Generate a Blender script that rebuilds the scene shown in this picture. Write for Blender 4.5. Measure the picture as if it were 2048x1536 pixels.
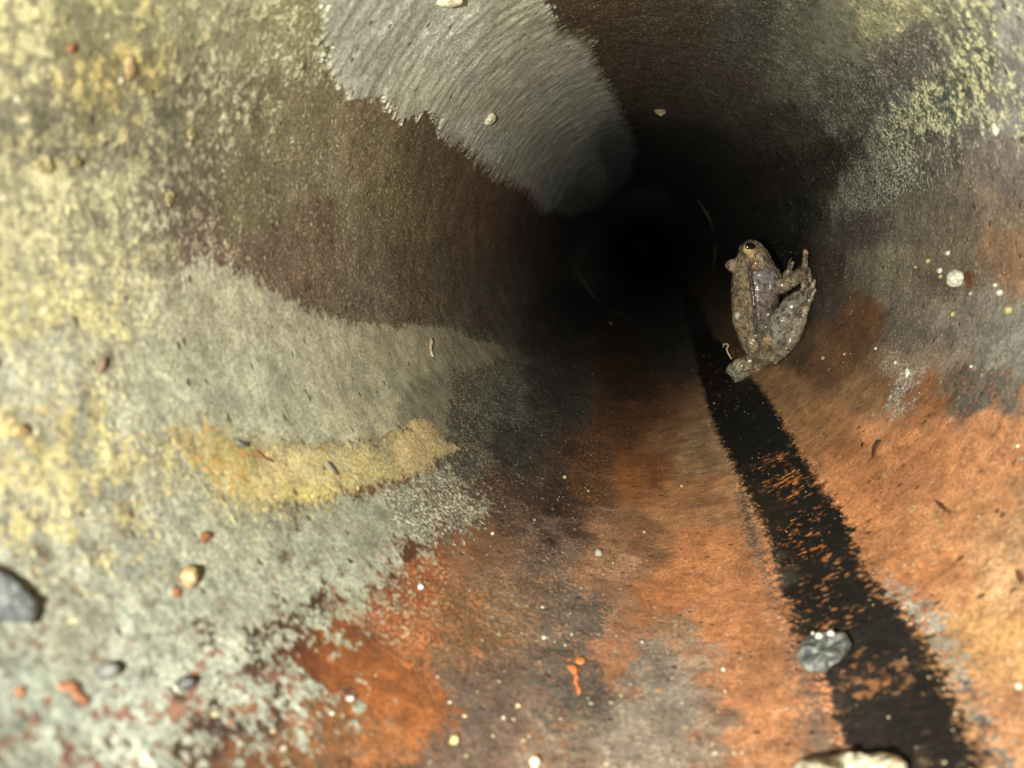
import bpy, math, random
import numpy as np
from mathutils import Vector, Matrix
random.seed(7)
rng = np.random.default_rng(11)
scene = bpy.context.scene
for o in list(bpy.data.objects): bpy.data.objects.remove(o)

# ------------------------------------------------------------------ camera, light, exposure
R = 0.065                      # inner radius of the pipe, metres; the pipe runs along +Y, its bottom touches z = 0
AX = np.array([0.0, 0.0, R])   # the axis passes through here, and so does the lens
F = 1479.1                     # focal length in pixels of the 2048 px wide photograph (26 mm on full frame)
va = np.array([266, 268, -F]); va /= np.linalg.norm(va)
vd = np.array([.489, -.872, 0]); vd -= va * (vd @ va); vd /= np.linalg.norm(vd)
M = np.array([np.cross(va, -vd), va, -vd])        # camera -> world rotation
cam_d = bpy.data.cameras.new('camera'); cam = bpy.data.objects.new('camera', cam_d)
scene.collection.objects.link(cam); scene.camera = cam
cam_d.lens = 26; cam_d.sensor_width = 36; cam_d.clip_start = 0.002; cam_d.clip_end = 50
cam_d.dof.use_dof = True; cam_d.dof.focus_distance = 0.21; cam_d.dof.aperture_fstop = 24
m4 = Matrix([list(M[0]) + [AX[0]], list(M[1]) + [AX[1]], list(M[2]) + [AX[2]], [0, 0, 0, 1]])
cam.matrix_world = m4
world = bpy.data.worlds.new('World'); scene.world = world; world.use_nodes = True
world.node_tree.nodes['Background'].inputs[0].default_value = (0.02, 0.025, 0.035, 1)
world.node_tree.nodes['Background'].inputs[1].default_value = 0.05
scene.view_settings.view_transform = 'Standard'; scene.view_settings.look = 'None'
scene.view_settings.exposure = 0; scene.view_settings.gamma = 1
scene.view_settings.use_curve_mapping = False
# the phone's flash: one small lamp beside the lens, whose beam spreads forward
ld = bpy.data.lights.new('phone_flash', 'SPOT'); lo = bpy.data.objects.new('phone_flash', ld)
scene.collection.objects.link(lo)
lpos = AX + M @ np.array([-.020, -.003, 0.020]); aim = M @ np.array([.12, .06, -1.0])
lo.location = lpos; lo.rotation_euler = Vector(aim).to_track_quat('-Z', 'Y').to_euler()
ld.energy = 2.9; ld.spot_size = math.radians(150); ld.spot_blend = 1.0; ld.shadow_soft_size = 0.002
ld.color = (1.0, 0.965, 0.90)

# ------------------------------------------------------------------ helpers
def ray(x, y): return M @ np.array([(x - 1024) / F, (768 - y) / F, -1.0])
def at(x, y, lift=0.0):        # the point of the pipe's wall seen in that direction, lifted off it
    d = ray(x, y); t = (R - lift) / math.hypot(d[0], d[2]); return AX + d * t
def at_depth(x, y, Y):         # the point on that line of sight at distance Y along the pipe
    d = ray(x, y); return AX + d * (Y / d[1])
def surf(x, y):                # surface coordinates: angle round the pipe, ln(distance / R)
    p = at(x, y) - AX; return math.atan2(p[0], -p[2]), math.log(p[1] / R)
def tag(o, label=None, cat=None, group=None, kind=None):
    if label: o['label'] = label
    if cat: o['category'] = cat
    if group: o['group'] = group
    if kind: o['kind'] = kind
    return o
def empty(name, loc=(0, 0, 0)):
    o = bpy.data.objects.new(name, None); scene.collection.objects.link(o); o.location = loc
    o.empty_display_size = 0.01; return o
def mesh_obj(name, V, Fc, mat, parent=None, smooth=True):
    me = bpy.data.meshes.new(name)
    V = np.asarray(V, dtype=np.float32); Fc = np.asarray(Fc, dtype=np.int32)
    me.vertices.add(len(V)); me.vertices.foreach_set('co', V.ravel())
    k = Fc.shape[1]
    me.loops.add(Fc.size); me.loops.foreach_set('vertex_index', Fc.ravel())
    me.polygons.add(len(Fc)); me.polygons.foreach_set('loop_start', np.arange(0, Fc.size, k, dtype=np.int32))
    me.update(calc_edges=True)
    if smooth: me.polygons.foreach_set('use_smooth', np.ones(len(Fc), dtype=bool))
    me.materials.append(mat); me.validate()
    o = bpy.data.objects.new(name, me); scene.collection.objects.link(o)
    if parent: o.parent = parent
    return o
def add_col(me, name, arr):
    a = me.attributes.new(name, 'FLOAT_COLOR', 'POINT')
    b = np.ones((len(arr), 4), dtype=np.float32); b[:, :arr.shape[1]] = arr
    a.data.foreach_set('color', b.ravel())

# gradient noise on points
PERM = np.random.default_rng(5).permutation(4096).astype(np.int32)
GV = np.random.default_rng(6).normal(size=(4096, 3)).astype(np.float32); GV /= np.linalg.norm(GV, axis=1)[:, None]
def noise(p):
    p = p.astype(np.float32); i = np.floor(p).astype(np.int32); f = p - i
    u = f * f * f * (f * (f * 6 - 15) + 10)
    out = 0
    for dx in (0, 1):
        wx = u[:, 0] if dx else 1 - u[:, 0]
        hx = PERM[(i[:, 0] + dx) & 4095]
        for dy in (0, 1):
            wy = wx * (u[:, 1] if dy else 1 - u[:, 1])
            hy = PERM[(hx + i[:, 1] + dy) & 4095]
            for dz in (0, 1):
                g = GV[PERM[(hy + i[:, 2] + dz) & 4095]]
                d = (g[:, 0] * (f[:, 0] - dx) + g[:, 1] * (f[:, 1] - dy) + g[:, 2] * (f[:, 2] - dz))
                out = out + wy * (u[:, 2] if dz else 1 - u[:, 2]) * d
    return out * 1.6
def fbm(p, octv=4, gain=.5, lac=2.03):
    s = 0; a = 1.0
    for k in range(octv):
        s = s + a * noise(p * (lac ** k) + 17.3 * k); a *= gain
    return s

# ------------------------------------------------------------------ node helpers
class NT:
    def __init__(s, name):
        s.m = bpy.data.materials.new(name); s.m.use_nodes = True; s.t = s.m.node_tree
        s.b = s.t.nodes['Principled BSDF']
    def n(s, typ, **kw):
        nd = s.t.nodes.new(typ)
        for k, v in kw.items():
            if k.startswith('i_'):
                key = k[2:]; nd.inputs[int(key) if key.isdigit() else key.replace('_', ' ')].default_value = v
            else: setattr(nd, k, v)
        return nd
    def l(s, a, b): s.t.links.new(a, b)
    def attr(s, name): return s.n('ShaderNodeAttribute', attribute_name=name)
    def math(s, op, a, b=None, clamp=False):
        nd = s.n('ShaderNodeMath', operation=op); nd.use_clamp = clamp
        for k, v in enumerate((a, b)):
            if v is None: continue
            if isinstance(v, (int, float)): nd.inputs[k].default_value = v
            else: s.l(v, nd.inputs[k])
        return nd.outputs[0]
    def noise(s, vec, scale, detail=3, rough=.55):
        nd = s.n('ShaderNodeTexNoise'); nd.inputs['Scale'].default_value = scale
        nd.inputs['Detail'].default_value = detail; nd.inputs['Roughness'].default_value = rough
        s.l(vec, nd.inputs['Vector']); return nd.outputs['Fac']
    def mix(s, fac, a, b, blend='MIX'):
        nd = s.n('ShaderNodeMix', data_type='RGBA', blend_type=blend)
        for k, v in ((0, fac), (6, a), (7, b)):
            if isinstance(v, (int, float)): nd.inputs[k].default_value = v
            elif isinstance(v, tuple): nd.inputs[k].default_value = (*v, 1)
            else: s.l(v, nd.inputs[k])
        return nd.outputs[2]
    def mixf(s, fac, a, b):
        nd = s.n('ShaderNodeMix', data_type='FLOAT')
        for k, v in ((0, fac), (2, a), (3, b)):
            if isinstance(v, (int, float)): nd.inputs[k].default_value = v
            else: s.l(v, nd.inputs[k])
        return nd.outputs[0]
    def ramp(s, v, lo, hi, a=0.0, b=1.0):
        nd = s.n('ShaderNodeMapRange'); nd.interpolation_type = 'SMOOTHSTEP'
        s.l(v, nd.inputs[0])
        for k, q in ((1, lo), (2, hi), (3, a), (4, b)):
            if isinstance(q, (int, float)): nd.inputs[k].default_value = q
            else: s.l(q, nd.inputs[k])
        return nd.outputs[0]
    def scalevec(s, vec, sc):
        nd = s.n('ShaderNodeVectorMath', operation='MULTIPLY'); s.l(vec, nd.inputs[0]); nd.inputs[1].default_value = sc
        return nd.outputs[0]
    def bump(s, h, dist, strength=1.0, prev=None):
        nd = s.n('ShaderNodeBump'); nd.inputs['Strength'].default_value = strength
        nd.inputs['Distance'].default_value = dist; s.l(h, nd.inputs['Height'])
        if prev: s.l(prev, nd.inputs['Normal'])
        return nd.outputs[0]

# ------------------------------------------------------------------ the pipe's inner skin: deposits and rust
w = NT('rusted_pipe_wall')
geo = w.n('ShaderNodeTexCoord').outputs['Object']
c1 = w.attr('col_a').outputs['Color']; c2 = w.attr('col_b').outputs['Color']
pr = w.n('ShaderNodeSeparateColor'); w.l(w.attr('prm').outputs['Color'], pr.inputs[0])
thr, coarse, speck = pr.outputs[0], pr.outputs[1], pr.outputs[2]
pq = w.n('ShaderNodeSeparateColor'); w.l(w.attr('prn').outputs['Color'], pq.inputs[0])
streak, lump, wet = pq.outputs[0], pq.outputs[1], pq.outputs[2]
squash = w.scalevec(geo, (.42, 1, .42))
nA0 = w.noise(geo, 330, 9, .79); nB0 = w.noise(geo, 1500, 5, .66)
def granules(sc):
    v_ = w.n('ShaderNodeTexVoronoi'); v_.inputs['Scale'].default_value = sc; w.l(geo, v_.inputs['Vector']); v_.inputs['Randomness'].default_value = 1
    return v_.outputs['Distance']
nA = w.math('ADD', nA0, w.math('MULTIPLY', w.math('SUBTRACT', .5, granules(760)), .2))
nB = w.math('ADD', nB0, w.math('MULTIPLY', w.math('SUBTRACT', .5, granules(1900)), .2))
nS = w.mixf(coarse, w.noise(squash, 1100, 6, .7), w.noise(squash, 720, 8, .78))
nAB = w.mixf(coarse, nB, nA)
nM = w.mixf(streak, nAB, nS)
msk = w.ramp(w.math('SUBTRACT', nM, thr), -.018, .018)
col = w.mix(msk, c1, c2)
fine = w.noise(geo, 1500, 5, .9); mid = w.noise(geo, 260, 4, .6); big = w.noise(geo, 70, 3, .5)
fineS = w.noise(squash, 1500, 5, .88)
fineM = w.mixf(w.math('MULTIPLY', streak, .5), fine, fineS)
g = w.math('MULTIPLY', w.ramp(fineM, .35, .65, .42, 1.64), w.ramp(mid, .3, .7, .78, 1.22))
g = w.math('MULTIPLY', g, w.ramp(big, .3, .7, .88, 1.12))
gc = w.n('ShaderNodeCombineColor')
for k in range(3): w.l(g, gc.inputs[k])
col = w.mix(1.0, col, gc.outputs[0], 'MULTIPLY')
# flecks of pale mineral (painted sparkle on the grey crust) and dark pits
vo = w.n('ShaderNodeTexVoronoi'); vo.inputs['Scale'].default_value = 900; w.l(geo, vo.inputs['Vector'])
vs = w.n('ShaderNodeSeparateColor'); w.l(vo.outputs['Color'], vs.inputs[0])
on = w.math('LESS_THAN', vs.outputs[0], speck)
rad = w.math('MULTIPLY', vs.outputs[1], .38)
dot = w.math('MULTIPLY', on, w.ramp(w.math('SUBTRACT', vo.outputs['Distance'], rad), -.06, .06, 1, 0))
pale = w.mix(vs.outputs[2], (.50, .47, .36), (.42, .36, .18))
col = w.mix(w.math('MULTIPLY', dot, .85), col, pale)
vp = w.n('ShaderNodeTexVoronoi'); vp.inputs['Scale'].default_value = 620; w.l(w.scalevec(geo, (1, 1.13, .9)), vp.inputs['Vector'])
vq = w.n('ShaderNodeSeparateColor'); w.l(vp.outputs['Color'], vq.inputs[0])
pit = w.math('MULTIPLY', w.math('LESS_THAN', vq.outputs[0], .10),
             w.ramp(w.math('SUBTRACT', vp.outputs['Distance'], w.math('MULTIPLY', vq.outputs[1], .4)), -.1, .08, 1, 0))
col = w.mix(w.math('MULTIPLY', pit, .7), col, (.035, .02, .014))
w.l(col, w.b.inputs['Base Color'])
w.l(w.mixf(wet, .74, .34), w.b.inputs['Roughness'])
w.l(w.mixf(wet, .22, .55), w.b.inputs['Specular IOR Level'])
h = w.math('ADD', w.math('MULTIPLY', fine, .45), w.math('MULTIPLY', nM, .8))
h = w.math('ADD', h, w.math('MULTIPLY', msk, .14)); h = w.math('ADD', h, w.math('MULTIPLY', dot, .5))
h = w.math('SUBTRACT', h, w.math('MULTIPLY', pit, .9))
w.l(w.bump(h, .00032, .9), w.b.inputs['Normal'])
WALL = w.m

TABLE = [  # rows deep in the pipe are lowered, painting in the throat's darkness
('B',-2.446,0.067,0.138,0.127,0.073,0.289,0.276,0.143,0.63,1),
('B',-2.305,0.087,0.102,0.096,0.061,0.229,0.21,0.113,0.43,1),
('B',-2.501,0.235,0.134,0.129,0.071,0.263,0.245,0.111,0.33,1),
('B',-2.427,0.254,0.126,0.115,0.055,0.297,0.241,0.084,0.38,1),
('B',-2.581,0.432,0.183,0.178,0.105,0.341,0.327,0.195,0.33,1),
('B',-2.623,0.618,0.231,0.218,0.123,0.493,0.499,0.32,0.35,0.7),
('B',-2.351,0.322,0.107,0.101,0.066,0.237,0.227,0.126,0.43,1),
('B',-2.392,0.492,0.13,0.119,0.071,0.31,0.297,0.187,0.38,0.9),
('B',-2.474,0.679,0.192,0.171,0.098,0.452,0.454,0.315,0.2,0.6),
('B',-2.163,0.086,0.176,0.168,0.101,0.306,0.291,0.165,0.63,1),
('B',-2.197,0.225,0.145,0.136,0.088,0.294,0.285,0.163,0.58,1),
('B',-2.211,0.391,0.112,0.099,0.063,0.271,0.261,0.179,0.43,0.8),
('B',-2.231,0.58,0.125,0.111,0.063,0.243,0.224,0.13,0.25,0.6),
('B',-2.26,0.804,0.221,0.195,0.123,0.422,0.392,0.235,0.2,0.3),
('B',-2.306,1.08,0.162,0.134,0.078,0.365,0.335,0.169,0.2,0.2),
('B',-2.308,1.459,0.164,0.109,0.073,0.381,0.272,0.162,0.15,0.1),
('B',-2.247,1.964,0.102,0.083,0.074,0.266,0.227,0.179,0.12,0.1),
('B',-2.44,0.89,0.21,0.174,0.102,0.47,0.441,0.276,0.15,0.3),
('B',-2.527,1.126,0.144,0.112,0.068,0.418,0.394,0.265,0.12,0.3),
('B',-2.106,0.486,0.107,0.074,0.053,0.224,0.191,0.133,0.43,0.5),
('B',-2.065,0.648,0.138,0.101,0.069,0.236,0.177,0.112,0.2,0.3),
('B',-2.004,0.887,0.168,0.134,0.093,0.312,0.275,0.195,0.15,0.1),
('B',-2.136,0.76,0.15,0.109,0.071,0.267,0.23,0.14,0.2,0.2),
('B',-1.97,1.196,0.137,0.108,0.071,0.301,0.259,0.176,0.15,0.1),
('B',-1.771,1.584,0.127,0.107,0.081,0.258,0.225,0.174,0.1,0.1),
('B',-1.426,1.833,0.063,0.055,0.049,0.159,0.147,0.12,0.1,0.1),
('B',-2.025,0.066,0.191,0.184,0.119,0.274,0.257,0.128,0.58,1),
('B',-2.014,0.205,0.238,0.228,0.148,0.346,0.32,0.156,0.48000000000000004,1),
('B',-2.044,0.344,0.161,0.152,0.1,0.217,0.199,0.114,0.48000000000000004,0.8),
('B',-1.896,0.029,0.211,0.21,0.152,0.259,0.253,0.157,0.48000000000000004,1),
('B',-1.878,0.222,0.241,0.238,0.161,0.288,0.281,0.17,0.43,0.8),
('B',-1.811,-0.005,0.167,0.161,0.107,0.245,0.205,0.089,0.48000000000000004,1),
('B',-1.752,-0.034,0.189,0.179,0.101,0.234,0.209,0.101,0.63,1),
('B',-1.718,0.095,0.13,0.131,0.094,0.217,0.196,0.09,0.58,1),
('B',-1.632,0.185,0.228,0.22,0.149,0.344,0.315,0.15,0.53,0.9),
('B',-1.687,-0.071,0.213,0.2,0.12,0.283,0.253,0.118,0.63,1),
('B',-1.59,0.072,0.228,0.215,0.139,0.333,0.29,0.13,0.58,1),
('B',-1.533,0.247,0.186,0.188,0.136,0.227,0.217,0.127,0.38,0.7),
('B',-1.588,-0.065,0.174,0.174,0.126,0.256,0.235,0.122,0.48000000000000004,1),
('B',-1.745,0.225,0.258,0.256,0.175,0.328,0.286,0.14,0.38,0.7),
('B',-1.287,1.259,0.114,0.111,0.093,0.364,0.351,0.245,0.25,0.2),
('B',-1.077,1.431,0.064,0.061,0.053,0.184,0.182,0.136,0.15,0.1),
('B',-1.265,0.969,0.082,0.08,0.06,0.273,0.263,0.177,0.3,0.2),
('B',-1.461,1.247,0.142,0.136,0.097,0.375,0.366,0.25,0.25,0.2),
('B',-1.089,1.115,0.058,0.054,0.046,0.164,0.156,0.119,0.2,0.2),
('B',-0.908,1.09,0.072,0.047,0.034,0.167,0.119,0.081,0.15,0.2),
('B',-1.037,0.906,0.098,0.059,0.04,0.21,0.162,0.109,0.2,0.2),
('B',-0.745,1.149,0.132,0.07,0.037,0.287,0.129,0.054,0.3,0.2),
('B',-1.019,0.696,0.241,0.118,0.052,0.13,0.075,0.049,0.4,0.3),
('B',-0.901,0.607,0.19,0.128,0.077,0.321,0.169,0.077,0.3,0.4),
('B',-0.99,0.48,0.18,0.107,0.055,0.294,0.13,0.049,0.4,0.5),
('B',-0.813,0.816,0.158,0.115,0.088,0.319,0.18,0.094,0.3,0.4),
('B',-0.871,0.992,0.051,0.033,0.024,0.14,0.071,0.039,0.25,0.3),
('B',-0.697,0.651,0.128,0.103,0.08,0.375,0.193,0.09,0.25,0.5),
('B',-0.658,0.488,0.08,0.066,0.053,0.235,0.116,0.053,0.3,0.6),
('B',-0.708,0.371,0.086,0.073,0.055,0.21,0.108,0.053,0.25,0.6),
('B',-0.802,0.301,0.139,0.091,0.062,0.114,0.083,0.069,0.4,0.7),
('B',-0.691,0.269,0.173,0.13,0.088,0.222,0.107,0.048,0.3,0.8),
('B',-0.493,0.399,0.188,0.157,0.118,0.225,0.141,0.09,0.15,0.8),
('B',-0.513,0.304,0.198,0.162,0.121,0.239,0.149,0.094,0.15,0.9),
('B',-0.371,0.354,0.183,0.133,0.093,0.205,0.101,0.055,0.3,0.8),
('B',-0.579,0.557,0.302,0.144,0.069,0.165,0.109,0.075,0.3,0.5),
('B',-0.638,0.743,0.332,0.172,0.09,0.204,0.136,0.095,0.4,0.4),
('B',-0.526,1.183,0.348,0.138,0.048,0.197,0.095,0.041,0.3,0.3),
('B',-0.561,1.445,0.184,0.083,0.038,0.109,0.058,0.031,0.3,0.2),
('B',-0.623,1.789,0.105,0.058,0.035,0.061,0.04,0.028,0.3,0.1),
('B',-0.26,1.993,0.1,0.085,0.062,0.061,0.058,0.052,0.3,0.1),
('B',-0.387,1.048,0.516,0.249,0.113,0.305,0.159,0.076,0.3,0.3),
('B',-0.237,1.276,0.541,0.333,0.172,0.332,0.23,0.133,0.3,0.3),
('B',-0.399,1.358,0.338,0.174,0.08,0.188,0.115,0.062,0.3,0.2),
('B',-0.521,0.914,0.294,0.139,0.062,0.175,0.127,0.07,0.35,0.4),
('B',-0.307,0.867,0.613,0.267,0.112,0.389,0.164,0.07,0.25,0.3),
('B',-0.585,0.853,0.401,0.239,0.141,0.528,0.266,0.134,0.35,0.4),
('B',-0.417,0.728,0.423,0.176,0.069,0.276,0.139,0.064,0.25,0.4),
('B',-0.295,0.627,0.502,0.222,0.093,0.339,0.142,0.059,0.25,0.4),
('B',-0.392,0.567,0.265,0.188,0.126,0.313,0.133,0.058,0.35,0.6),
('B',-0.492,0.499,0.194,0.165,0.129,0.323,0.186,0.103,0.2,0.7),
('B',-0.276,0.428,0.47,0.217,0.096,0.323,0.134,0.058,0.25,0.5),
('B',-0.263,0.3,0.298,0.143,0.067,0.211,0.092,0.044,0.25,0.6),
('B',-0.197,1.034,0.631,0.319,0.147,0.36,0.211,0.11,0.3,0.3),
('B',0.249,1.33,0.471,0.254,0.117,0.266,0.153,0.078,0.3,0.3),
('B',0.472,1.434,0.151,0.091,0.053,0.09,0.065,0.043,0.3,0.2),
('B',0.516,1.317,0.247,0.127,0.062,0.144,0.085,0.047,0.3,0.2),
('B',0.71,1.296,0.239,0.116,0.056,0.144,0.086,0.048,0.3,0.2),
('B',0.774,1.42,0.093,0.078,0.062,0.208,0.188,0.116,0.15,0.2),
('B',0.78,1.075,0.188,0.167,0.136,0.276,0.226,0.172,0.3,0.3),
('B',0.811,0.892,0.238,0.217,0.177,0.32,0.268,0.223,0.3,0.4),
('B',0.771,0.768,0.249,0.25,0.211,0.313,0.286,0.218,0.3,0.6),
('B',0.482,1.053,0.339,0.19,0.087,0.204,0.124,0.064,0.3,0.3),
('B',0.693,0.905,0.258,0.214,0.156,0.357,0.252,0.179,0.3,0.4),
('B',0.615,0.788,0.124,0.118,0.091,0.325,0.145,0.08,0.25,0.5),
('B',0.525,0.89,0.425,0.189,0.081,0.276,0.15,0.075,0.3,0.4),
('B',0.278,0.981,0.695,0.302,0.123,0.457,0.238,0.108,0.3,0.4),
('B',0.426,0.815,0.553,0.243,0.102,0.369,0.183,0.084,0.25,0.4),
('B',0.53,0.664,0.624,0.298,0.138,0.42,0.187,0.087,0.25,0.5),
('B',0.316,0.626,0.609,0.302,0.132,0.417,0.177,0.078,0.25,0.5),
('B',0.361,0.494,0.54,0.321,0.16,0.388,0.198,0.094,0.25,0.6),
('B',0.209,0.345,0.443,0.253,0.104,0.341,0.174,0.071,0.2,0.6),
('B',0.198,0.627,0.438,0.194,0.081,0.282,0.12,0.051,0.25,0.5),
('B',0.155,0.218,0.405,0.21,0.1,0.293,0.131,0.062,0.2,0.7),
('B',0.18,0.862,0.62,0.268,0.109,0.383,0.164,0.069,0.25,0.4),
('B',0.266,1.098,0.493,0.253,0.111,0.29,0.16,0.075,0.3,0.3),
('B',0.962,1.771,0.023,0.021,0.019,0.06,0.054,0.044,0.1,0.1),
('B',0.928,1.46,0.076,0.055,0.044,0.208,0.197,0.142,0.15,0.2),
('B',0.928,1.251,0.226,0.204,0.146,0.484,0.433,0.271,0.2,0.3),
('B',1.003,0.996,0.203,0.168,0.123,0.349,0.265,0.185,0.25,0.4),
('B',1.036,0.821,0.322,0.201,0.116,0.21,0.167,0.116,0.3,0.5),
('B',1.176,0.864,0.264,0.22,0.162,0.393,0.288,0.194,0.25,0.5),
('B',1.16,1.084,0.197,0.174,0.133,0.327,0.278,0.193,0.2,0.4),
('B',1.129,1.333,0.117,0.1,0.087,0.264,0.24,0.178,0.2,0.2),
('B',1.259,1.634,0.036,0.035,0.03,0.132,0.14,0.107,0.15,0.1),
('B',1.567,1.702,0.041,0.035,0.03,0.134,0.12,0.087,0.12,0.1),
('B',1.482,1.431,0.036,0.031,0.026,0.16,0.152,0.109,0.2,0.2),
('B',1.335,1.187,0.13,0.152,0.12,0.546,0.579,0.42,0.42,0.3),
('B',1.266,1.322,0.125,0.143,0.115,0.525,0.557,0.425,0.35,0.3),
('B',1.355,0.98,0.133,0.122,0.102,0.478,0.475,0.345,0.25,0.5),
('B',1.286,0.854,0.228,0.195,0.173,0.372,0.331,0.269,0.2,0.6),
('B',1.425,0.787,0.322,0.322,0.286,0.711,0.715,0.472,0.4,0.9),
('B',1.543,0.875,0.178,0.189,0.144,0.767,0.77,0.451,0.5,0.8),
('B',1.491,0.985,0.152,0.191,0.153,0.774,0.792,0.471,0.5,0.6),
('B',1.659,0.817,0.231,0.237,0.187,0.671,0.667,0.404,0.45,1),
('B',1.59,0.724,0.389,0.387,0.349,0.688,0.693,0.495,0.3,1),
('B',1.848,0.956,0.371,0.382,0.237,0.639,0.615,0.347,0.4,0.7),
('B',1.899,1.076,0.267,0.284,0.194,0.129,0.122,0.111,0.3,0.5),
('B',2.014,1.156,0.148,0.164,0.118,0.27,0.286,0.196,0.3,0.5),
('B',2.187,1.241,0.1,0.103,0.083,0.246,0.249,0.174,0.25,0.4),
('B',2.502,1.311,0.095,0.08,0.057,0.232,0.2,0.134,0.25,0.4),
('B',2.83,1.232,0.091,0.067,0.041,0.234,0.18,0.1,0.25,0.4),
('B',2.609,1.53,0.091,0.072,0.053,0.301,0.27,0.171,0.2,0.3),
('B',2.168,1.533,0.11,0.092,0.071,0.369,0.344,0.238,0.2,0.3),
('B',1.884,1.303,0.152,0.162,0.122,0.341,0.342,0.237,0.35,0.4),
('B',1.678,1.209,0.128,0.127,0.106,0.408,0.418,0.307,0.25,0.4),
('B',1.797,1.512,0.07,0.061,0.048,0.268,0.256,0.184,0.2,0.3),
('B',2.128,1.964,0.047,0.044,0.039,0.176,0.167,0.12,0.15,0.2),
('B',2.779,2.005,0.035,0.03,0.026,0.151,0.138,0.107,0.2,0.2),
('B',2.638,3.106,0.388,0.353,0.327,0.666,0.647,0.588,0.1,0.1),
('B',-0.339,2.529,0.107,0.109,0.099,0.182,0.189,0.171,0.1,0.1),
('B',-1.886,2.816,0.306,0.292,0.252,0.572,0.528,0.468,0.1,0.1),
('B',1.655,0.988,0.149,0.146,0.126,0.429,0.435,0.31,0.25,0.5),
('F',-1.237,0.189,0.079,0.025,0.006,0.05,0.016,0.004,0.3,0.3),
('F',-1.063,0.243,0.21,0.07,0.017,0.129,0.047,0.014,0.3,0.4),
('F',-0.943,0.231,0.273,0.097,0.028,0.166,0.063,0.02,0.3,0.5),
('F',-1.082,0.073,0.154,0.068,0.023,0.094,0.059,0.036,0.35,0.7),
('F',-1.192,-0.038,0.09,0.036,0.012,0.102,0.084,0.048,0.3,0.8),
('F',-1.139,0.486,0.235,0.081,0.031,0.342,0.311,0.182,0.3,0.5),
('F',-1.004,0.396,0.182,0.084,0.034,0.28,0.094,0.027,0.5,0.5),
('F',-1.176,0.325,0.173,0.054,0.015,0.109,0.037,0.012,0.3,0.4),
('F',-0.981,0.122,0.28,0.111,0.036,0.174,0.097,0.051,0.35,0.7),
('G',-2.786,0.786,0.441,0.459,0.376,0.301,0.309,0.246,0.35,0.6),
('G',-2.888,1.007,0.573,0.6,0.5,0.73,0.755,0.624,0.35,0.5),
('G',3.13,1.139,0.577,0.583,0.446,0.334,0.337,0.26,0.3,0.5),
('G',-2.892,1.298,0.591,0.6,0.46,0.384,0.399,0.304,0.35,0.4),
('G',-3.118,1.428,0.583,0.6,0.501,0.539,0.558,0.465,0.35,0.3),
('G',-2.9,1.712,0.578,0.597,0.487,0.327,0.333,0.287,0.35,0.2),
('G',-3.023,2.11,0.437,0.46,0.395,0.259,0.27,0.24,0.3,0.2),
('G',-2.724,1.019,0.588,0.6,0.469,0.482,0.488,0.368,0.35,0.5),
('G',-2.666,1.629,0.59,0.6,0.472,0.47,0.465,0.383,0.3,0.2),
('D',-1.955,0.558,0.35,0.347,0.237,0.259,0.254,0.177,0.3,0.5),
('D',-1.8,0.746,0.438,0.434,0.3,0.316,0.311,0.217,0.3,0.3),
('D',-1.679,0.987,0.447,0.428,0.286,0.303,0.293,0.198,0.3,0.2),
('D',-1.566,1.319,0.359,0.33,0.219,0.22,0.213,0.147,0.3,0.1),
('D',-1.798,0.373,0.277,0.282,0.198,0.208,0.211,0.147,0.3,0.6),
('D',-1.728,0.554,0.34,0.348,0.244,0.253,0.255,0.181,0.3,0.4),
('D',-1.592,0.833,0.418,0.409,0.274,0.29,0.286,0.194,0.3,0.3),
('D',-1.487,1.012,0.281,0.272,0.185,0.156,0.157,0.116,0.35,0.2),
('D',-1.947,0.36,0.264,0.262,0.181,0.316,0.299,0.167,0.3,0.7),
('D',-1.828,0.261,0.279,0.282,0.195,0.213,0.215,0.152,0.3,0.7),
('Y',-1.67,0.337,0.278,0.239,0.096,0.304,0.183,0.056,0.35,0.6),
('Y',-1.508,0.499,0.436,0.38,0.196,0.501,0.375,0.174,0.35,0.4),
('Y',-1.465,0.644,0.382,0.339,0.166,0.452,0.336,0.128,0.3,0.4),
('Y',-1.378,0.872,0.57,0.43,0.206,0.476,0.425,0.237,0.4,0.3),
('Y',-1.449,0.451,0.499,0.43,0.161,0.377,0.322,0.137,0.3,0.4),
('Y',-1.607,0.567,0.288,0.264,0.142,0.346,0.265,0.097,0.35,0.4),
('E',-1.429,0.352,0.251,0.259,0.183,0.184,0.188,0.136,0.3,0.5),
('E',-1.332,0.52,0.282,0.297,0.218,0.165,0.168,0.128,0.3,0.4),
('E',-1.264,0.656,0.212,0.216,0.161,0.442,0.465,0.334,0.35,0.3),
('E',-1.143,0.724,0.193,0.159,0.11,0.517,0.531,0.396,0.4,0.3),
('E',-1.527,-0.124,0.133,0.135,0.097,0.089,0.061,0.04,0.2,1),
('E',-1.446,0.015,0.173,0.185,0.138,0.131,0.117,0.088,0.2,0.9),
('E',-1.367,0.213,0.212,0.223,0.165,0.149,0.075,0.041,0.2,0.7),
('E',-1.297,0.387,0.301,0.324,0.241,0.21,0.122,0.069,0.22,0.6),
('E',-1.197,0.524,0.353,0.38,0.285,0.259,0.11,0.057,0.35,0.5),
('E',-1.196,0.354,0.253,0.281,0.204,0.191,0.079,0.035,0.35,0.5),
('E',-1.463,-0.247,0.134,0.147,0.114,0.095,0.046,0.025,0.2,1),
('E',-1.362,-0.134,0.183,0.199,0.155,0.121,0.064,0.041,0.25,1),
('E',-1.329,0.025,0.241,0.259,0.195,0.173,0.081,0.049,0.35,0.9),
('E',-1.221,0.036,0.233,0.255,0.193,0.158,0.072,0.037,0.4,0.8),
('E',-1.389,-0.281,0.09,0.095,0.072,0.067,0.035,0.023,0.3,1),
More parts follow.
